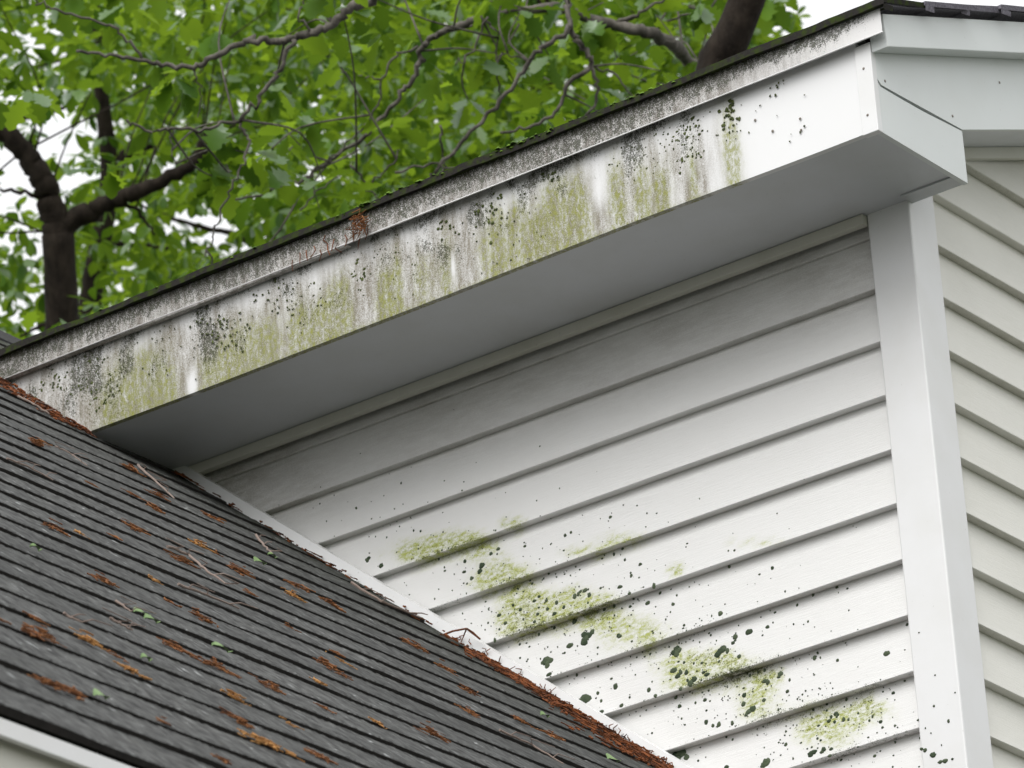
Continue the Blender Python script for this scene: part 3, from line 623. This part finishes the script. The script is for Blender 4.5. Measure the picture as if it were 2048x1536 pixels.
# catkins hanging on the upper roof edge
mb = MB(); e = on_plane(722, 437, (0, y_e, 0), (0, 1, 0))
for _ in range(50):
    p = np.array([random.gauss(0, .008), -.002 - random.random() * .008, random.gauss(-.008, .011)]); a = [p, p + np.array([random.gauss(0, .006), random.gauss(0, .003), random.gauss(-.003, .006)]), p + np.array([random.gauss(0, .009), random.gauss(0, .004), random.gauss(-.006, .009)])]
    mb.tube(a, [.0009, .0011, .0007], 4)
o = mb.build('catkin_clump', M['catkin']); o.location = e; tag(o, 'tangled rust catkin clump caught on the upper roof edge', 'catkins')
mb = MB(); e = on_plane(655, 480, (0, -OV - .022, 0), (0, 1, 0))
for u, v in [(600,505),(612,500),(628,492),(640,500),(655,490),(668,478),(676,485),(690,470),(705,462),(650,470),(585,520),(720,475),(735,455)]:
    p = on_plane(u, v, (0, -OV - .0195, 0), (0, 1, 0)) - e
    mb.tube([p, p + np.array([random.gauss(0, .003), -.001, -.010]), p + np.array([random.gauss(0, .006), 0, -.022])], [.0011, .0012, .0007], 4)
o = mb.build('catkin_strands', M['litter']); o.location = e; tag(o, 'thin dark red catkin strands stuck on the drip edge', 'catkins')

# ------------------------------------------------------------------ trees
def smooth(pts, n=6):
    P = np.array(pts, float); P = np.vstack([2*P[0]-P[1], P, 2*P[-1]-P[-2]]); out = []
    for i in range(1, len(P) - 2):
        for t in np.linspace(0, 1, n, endpoint=False):
            a, b_, c, d = P[i-1], P[i], P[i+1], P[i+2]
            out.append(.5 * ((2*b_) + (-a+c)*t + (2*a-5*b_+4*c-d)*t*t + (-a+3*b_-3*c+d)*t**3))
    out.append(P[-2]); return np.array(out)
def limb_px(pts, dist, w0, w1, mb, wob=.012):
    """pts: (u, v[, extra distance]); w0,w1: photo widths in px"""
    P = smooth([deep(p[0], p[1], dist + (p[2] if len(p) > 2 else 0)) for p in pts]); n = len(P)
    P[1:-1] += rng.normal(0, wob * .35, (n - 2, 3))
    r = np.linspace(w0, w1, n) * dist / FPX / 2 * rng.uniform(.9, 1.12, n); mb.tube(P, r, 9 if w0 > 14 else 6); return P

# one lobed oak leaf, folded along the midrib, as a small patch
def leaf_patch(lobes, n=11):
    t = np.linspace(0, 1, n); hw = (np.sin(np.pi * np.clip(t, 0, 1) ** 1.45) ** .75) * .27 + .012
    hw *= 1 + lobes * .26 * np.sin(t * 2 * np.pi * 4.5 + .4); hw[0] = .008; hw[-1] = .01
    V = []; F = []
    for i in range(n):
        V += [(t[i], -hw[i], .10 * hw[i] * 2 - .16 * t[i] ** 2), (t[i], 0, -.16 * t[i] ** 2), (t[i], hw[i], .10 * hw[i] * 2 - .16 * t[i] ** 2)]
    for i in range(n - 1):
        for j in range(2): F.append((i*3+j, i*3+j+1, i*3+j+4, i*3+j+3))
    return np.array(V), np.array(F)
LV = [leaf_patch(l, 21) for l in (1.0, .7, 1.2)]
LS = [leaf_patch(l, 6) for l in (.8, .4)]
def crown(name, mat, parent, centres, size, per, simple_=False, droop=.5):
    V = []; F = []; n0 = 0; lib = LS if simple_ else LV
    for c in centres:
        base = random.uniform(0, 6.28); m_ = random.randint(*per); tilt = random.gauss(0, .25)
        for j in range(m_):
            v, f = lib[random.randrange(len(lib))]; s = size * random.uniform(.65, 1.15)
            az = base + 6.283 * j / m_ + random.gauss(0, .35); el = random.gauss(-droop, .45) + tilt
            d = np.array([math.cos(az) * math.cos(el), math.sin(az) * math.cos(el), math.sin(el)])
            upv = np.array([random.gauss(0, .35), random.gauss(0, .35), 1.0]); sd_ = np.cross(upv, d); sd_ /= np.linalg.norm(sd_); nn = np.cross(d, sd_)
            V.append(np.asarray(c) + d * s * .12 + s * (v[:, :1] * d + v[:, 1:2] * sd_ * random.uniform(.85, 1.15) + v[:, 2:] * nn * random.uniform(.3, 1.8))); F.append(f + n0); n0 += len(v)
    V = np.vstack(V); F = np.vstack(F); me = bpy.data.meshes.new(name); me.vertices.add(len(V)); me.vertices.foreach_set('co', V.ravel())
    me.loops.add(F.size); me.loops.foreach_set('vertex_index', F.ravel()); me.polygons.add(len(F)); me.polygons.foreach_set('loop_start', np.arange(0, F.size, 4)); me.polygons.foreach_set('use_smooth', [True] * len(F))
    me.update(calc_edges=True); me.validate(); me.materials.append(mat); o = bpy.data.objects.new(name, me); COL.objects.link(o); child(o, parent); return o
def roofline(u): return 704 - .397 * u
GAPS = [(25,330,95,115,1),(150,255,80,66,.95),(430,445,85,55,.97),(350,420,50,40,.7),(270,430,40,50,.5),(70,480,50,40,.5),(1640,10,140,45,.95),(1560,60,40,40,.5),(330,330,40,40,.45),(1020,190,30,25,.5),(30,100,30,30,.3)]
CLEAR = [(1475,50,60,110,1),(110,500,75,170,.9),(215,405,80,45,.75),(210,400,40,120,.5)]
def keep(u, v, strength=1.0, near=False):
    p = 1.0
    for cu, cv, su, sv, a in GAPS: p *= 1 - min(1, a * strength) * math.exp(-(((u-cu)/su)**2 + ((v-cv)/sv)**2) ** 1.5)
    if near:
        for cu, cv, su, sv, a in CLEAR: p *= 1 - a * math.exp(-(((u-cu)/su)**2 + ((v-cv)/sv)**2) ** 1.5)
    return random.random() < p
def scatter(n, u0, u1, v0, d0, d1, strength=1.0, below=60, near=False):
    out = []
    while len(out) < n:
        u = random.uniform(u0, u1); v = random.uniform(v0, roofline(u) + below)
        if v < v0 or not keep(u, v, strength, near): continue
        out.append(deep(u, v, random.uniform(d0, d1)))
    return out
def twigs_to(mb, centres, nodes, frac, r=.0035, maxd=1.1):
    N = np.array(nodes)
    for c in centres:
        if random.random() > frac: continue
        dd = np.linalg.norm(N - c, axis=1); ok = np.where(dd < dd.min() * 1.35 + .12)[0]; i = int(ok[random.randrange(len(ok))])
        if dd[i] > maxd or dd[i] < .05: continue
        a = N[i]; mid = (a + c) / 2 + np.array([random.gauss(0, .13), random.gauss(0, .13), random.gauss(.03, .12)]) * dd[i]
        mb.tube(smooth([a, mid, c], 4), np.linspace(r, r * .5, 9), 5)

def tree(name, label, foot_xy, cat='tree'):
    e = empty(name, (foot_xy[0], foot_xy[1], GZ)); return tag(e, label, cat)
def girth(P, ztop, rtop, zmid, rmid, rfoot):
    z = P[:, 2]; return np.interp(z, [GZ, zmid, ztop], [rfoot, rmid, rtop]) * rng.uniform(.96, 1.04, len(P))
def to_ground(p, dx=0, dy=0, n=36):
    return [(p[0] + dx * t, p[1] + dy * t, p[2] + (GZ - .1 - p[2]) * t) for t in np.linspace(0, 1, n)][1:]

# --- the near oak: dark trunk at the upper right, limbs reaching over the whole left
DR = 15.2
base = [deep(u, v, DR - .7) for u, v in [(1560,-260),(1520,-80),(1482,30),(1455,92),(1428,150)]]
tr_pts = np.array(base + to_ground(base[-1], .25, .1)); t1 = tree('oak_tree', 'near oak with a dark trunk behind the roof corner and limbs of large lobed leaves', (tr_pts[-1][0], tr_pts[-1][1]))
tm = MB(); P = smooth(tr_pts, 3); tm.tube(P, girth(P, P[0][2], .040, deep(1428, 150, DR - .7)[2], .053, .16), 14); tm.build('trunk', M['bark_dark'], t1, True)
bm_ = MB(); nodes = []
L = lambda pts, d, a, b_, mb=bm_: nodes.extend(limb_px(pts, d, a, b_, mb))
L([(1505,-120,.9),(1300,-170,.5),(1100,-150),(900,-90),(800,-40),(745,0),(700,12),(668,48),(622,62),(580,80),(530,82),(490,82),(430,110),(386,132),(325,132),(287,121),(219,109),(154,102)], DR-1, 26, 6)
L([(588,80),(560,137),(526,185),(492,226),(472,243),(410,255),(342,255),(300,261),(253,239)], DR-1.05, 10, 5)
L([(482,246),(499,284),(489,325),(458,386),(441,427),(424,478),(410,513)], DR-1.05, 6, 3)
L([(284,118),(239,65),(191,44),(103,17),(70,0),(20,-40)], DR-1, 6, 3.5)
L([(1440,190,1.2),(1400,145,.6),(1355,95,.3),(1300,66),(1232,48),(1133,20),(1078,17),(976,34),(907,56)], DR, 30, 15)
L([(907,56),(870,72),(846,94),(839,130),(812,178),(778,219),(737,267),(679,307),(640,335),(598,362),(547,379),(496,393),(458,407)], DR-.1, 13, 4)
L([(1133,-60,.1),(1133,0,.05),(1140,58),(1085,92),(1058,123),(1010,191),(942,267),(900,310),(866,349),(850,372)], DR-.5, 12, 7)
L([(1140,58),(1160,89),(1181,130),(1133,171),(1113,219),(1061,253),(1000,265)], DR-.4, 13, 5)
L([(1181,133),(1195,191),(1164,246),(1150,270)], DR-.4, 8, 4)
L([(962,31),(990,62),(996,154),(1003,205)], DR-.2, 5, 3)
L([(836,92),(791,113),(764,161),(757,205),(730,253),(682,301),(640,330)], DR-.2, 5, 3)
L([(764,161),(720,150),(675,140)], DR-.2, 4, 2.5)
L([(976,34),(940,110),(910,130)], DR-.2, 5, 2.5)
L([(880,250),(886,300),(892,335),(878,352)], DR-.4, 5, 3)
L([(745,365),(780,330),(800,300)], DR-.4, 4, 3); L([(790,345),(860,332),(950,340)], DR-.5, 5, 3); L([(700,330),(735,370),(758,405)], DR-.3, 5, 3); L([(600,420),(650,370),(700,340)], DR-.4, 4, 2)
L([(1232,48),(1290,20),(1350,-20)], DR, 8, 5); L([(1300,66),(1340,40),(1420,20)], DR+.3, 6, 3); L([(668,48),(650,20),(640,-20)], DR-1, 7, 4); L([(622,62),(600,30),(610,-10)], DR-1, 5, 3)
L([(1181,133),(1230,150),(1270,200)], DR-.2, 5, 3); L([(1060,125),(1020,110),(990,120)], DR-.4, 4, 2)
L([(386,132),(400,180),(395,235)], DR-1, 4, 2); L([(342,255),(345,290),(352,330)], DR-1, 4, 2)
cen = []
N = np.array(nodes)
while len(cen) < 62:                                 # leaf tufts hang round the traced limbs
    p = N[random.randrange(len(N))] + rng.normal(0, .14, 3) + ROT[2] * .24; u, v = to_px(p)
    if v < roofline(u) + 30 and keep(u, v, .9, True): cen.append(p)
c2 = scatter(100, -250, 1750, -260, DR - .1, DR + 2.8, near=True)
twigs_to(bm_, cen + c2, nodes, .5, .0034)
bm_.build('limbs', M['bark_grey'], t1, True)
crown('crown', M['leaf_oak'], t1, cen + c2, .098, (4, 6))

# --- the forked oak at the left
DB = 20.5
fk = deep(118, 455, DB); tp = [deep(113, 425, DB), deep(116, 470, DB), deep(120, 540, DB), deep(124, 640, DB), deep(122, 720, DB)]
tp = np.array(tp + to_ground(tp[-1], -.1, .2)); t2 = tree('oak_tree', 'forked oak with two thick limbs rising above the left end of the eave', (tp[-1][0], tp[-1][1]))
tm = MB(); P = smooth(tp, 3); tm.tube(P, np.where(np.arange(len(P)) < 3, .03, girth(P, P[0][2], .060, deep(122, 720, DB)[2], .066, .16)), 14); nodes = []
L([(118,500),(112,450),(98,395),(74,340),(38,290),(-40,235),(-120,200)], DB, 60, 34, tm); L([(116,505),(140,445),(190,416),(240,396),(300,372),(380,330),(430,250)], DB, 50, 20, tm)
tm.build('trunk', M['bark_dark'], t2, True)
bb_ = MB(); L([(74,340),(60,300),(70,250)], DB, 10, 4, bb_); L([(0,378),(50,385),(95,400)], DB, 7, 10, bb_); L([(240,396),(280,430),(310,470)], DB, 10, 5, bb_); L([(122,640),(80,652),(40,672)], DB, 10, 6, bb_)
c3 = scatter(600, -300, 900, -200, DB - .3, DB + 3.5, 1.0, near=True); twigs_to(bb_, c3, nodes, .15, .0045, 1.2); bb_.build('limbs', M['bark_dark'], t2, True)
crown('crown', M['leaf_oak'], t2, c3, .09, (4, 6), True)

# --- slimmer oak just behind it
DC = 24.0
tp = [deep(u, v, DC) for u, v in [(186,-60),(196,120),(210,250),(218,320),(216,390),(206,460),(190,540),(178,640)]]; tp = np.array(tp + to_ground(tp[-1], .2, .2)); t3 = tree('oak_tree', 'slim leaning oak stem half hidden behind the forked oak', (tp[-1][0], tp[-1][1]))
tm = MB(); P = smooth(tp, 3); tm.tube(P, girth(P, P[0][2], .018, deep(190, 540, DC)[2], .05, .14), 12); nodes = list(P)
L([(217,365),(250,312),(310,285),(380,250)], DC, 30, 12, tm); L([(205,495),(240,488),(290,492),(345,497)], DC, 14, 6, tm); tm.build('trunk', M['bark_dark'], t3, True)
c4 = scatter(1050, -250, 1150, -150, DC - 1.5, DC + 3, 1.0); crown('crown', M['leaf_back'], t3, c4, .09, (4, 6), True)

# --- trees farther back
for (u, d, lab, n, u0, u1, st) in [(560, 29, 'leafy background tree behind the middle of the stained eave', 1600, 150, 1050, 1.0), (1080, 27, 'bright green background tree beside the near oak trunk', 1600, 700, 1600, .9), (-60, 31, 'pale leafy background tree at the far left', 600, -300, 420, 1.0)]:
    tp = [deep(u + 30, -150, d), deep(u + 10, 100, d), deep(u, 400, d), deep(u - 10, 760, d)]; tp = np.array(tp + to_ground(tp[-1], .1, .1)); t = tree('background_tree', lab, (tp[-1][0], tp[-1][1]))
    tm = MB(); P = smooth(tp, 3); tm.tube(P, girth(P, P[0][2], .03, deep(u, 400, d)[2], .07, .18), 10); nodes = list(P)
    for _ in range(5):
        q = P[random.randrange(1, 9)]; uu, vv = to_px(q); s = random.choice([-1, 1]); L([(uu, vv), (uu + s * 80, vv - 50), (uu + s * 190, vv - 80), (uu + s * 300, vv - 130)], d, 16, 5, tm)
    tm.build('trunk', M['bark_dark'], t, True)
    crown('crown', M['leaf_back'], t, scatter(n, u0, u1, -120, d - 2, d + 3, st), .096, (4, 6), True)
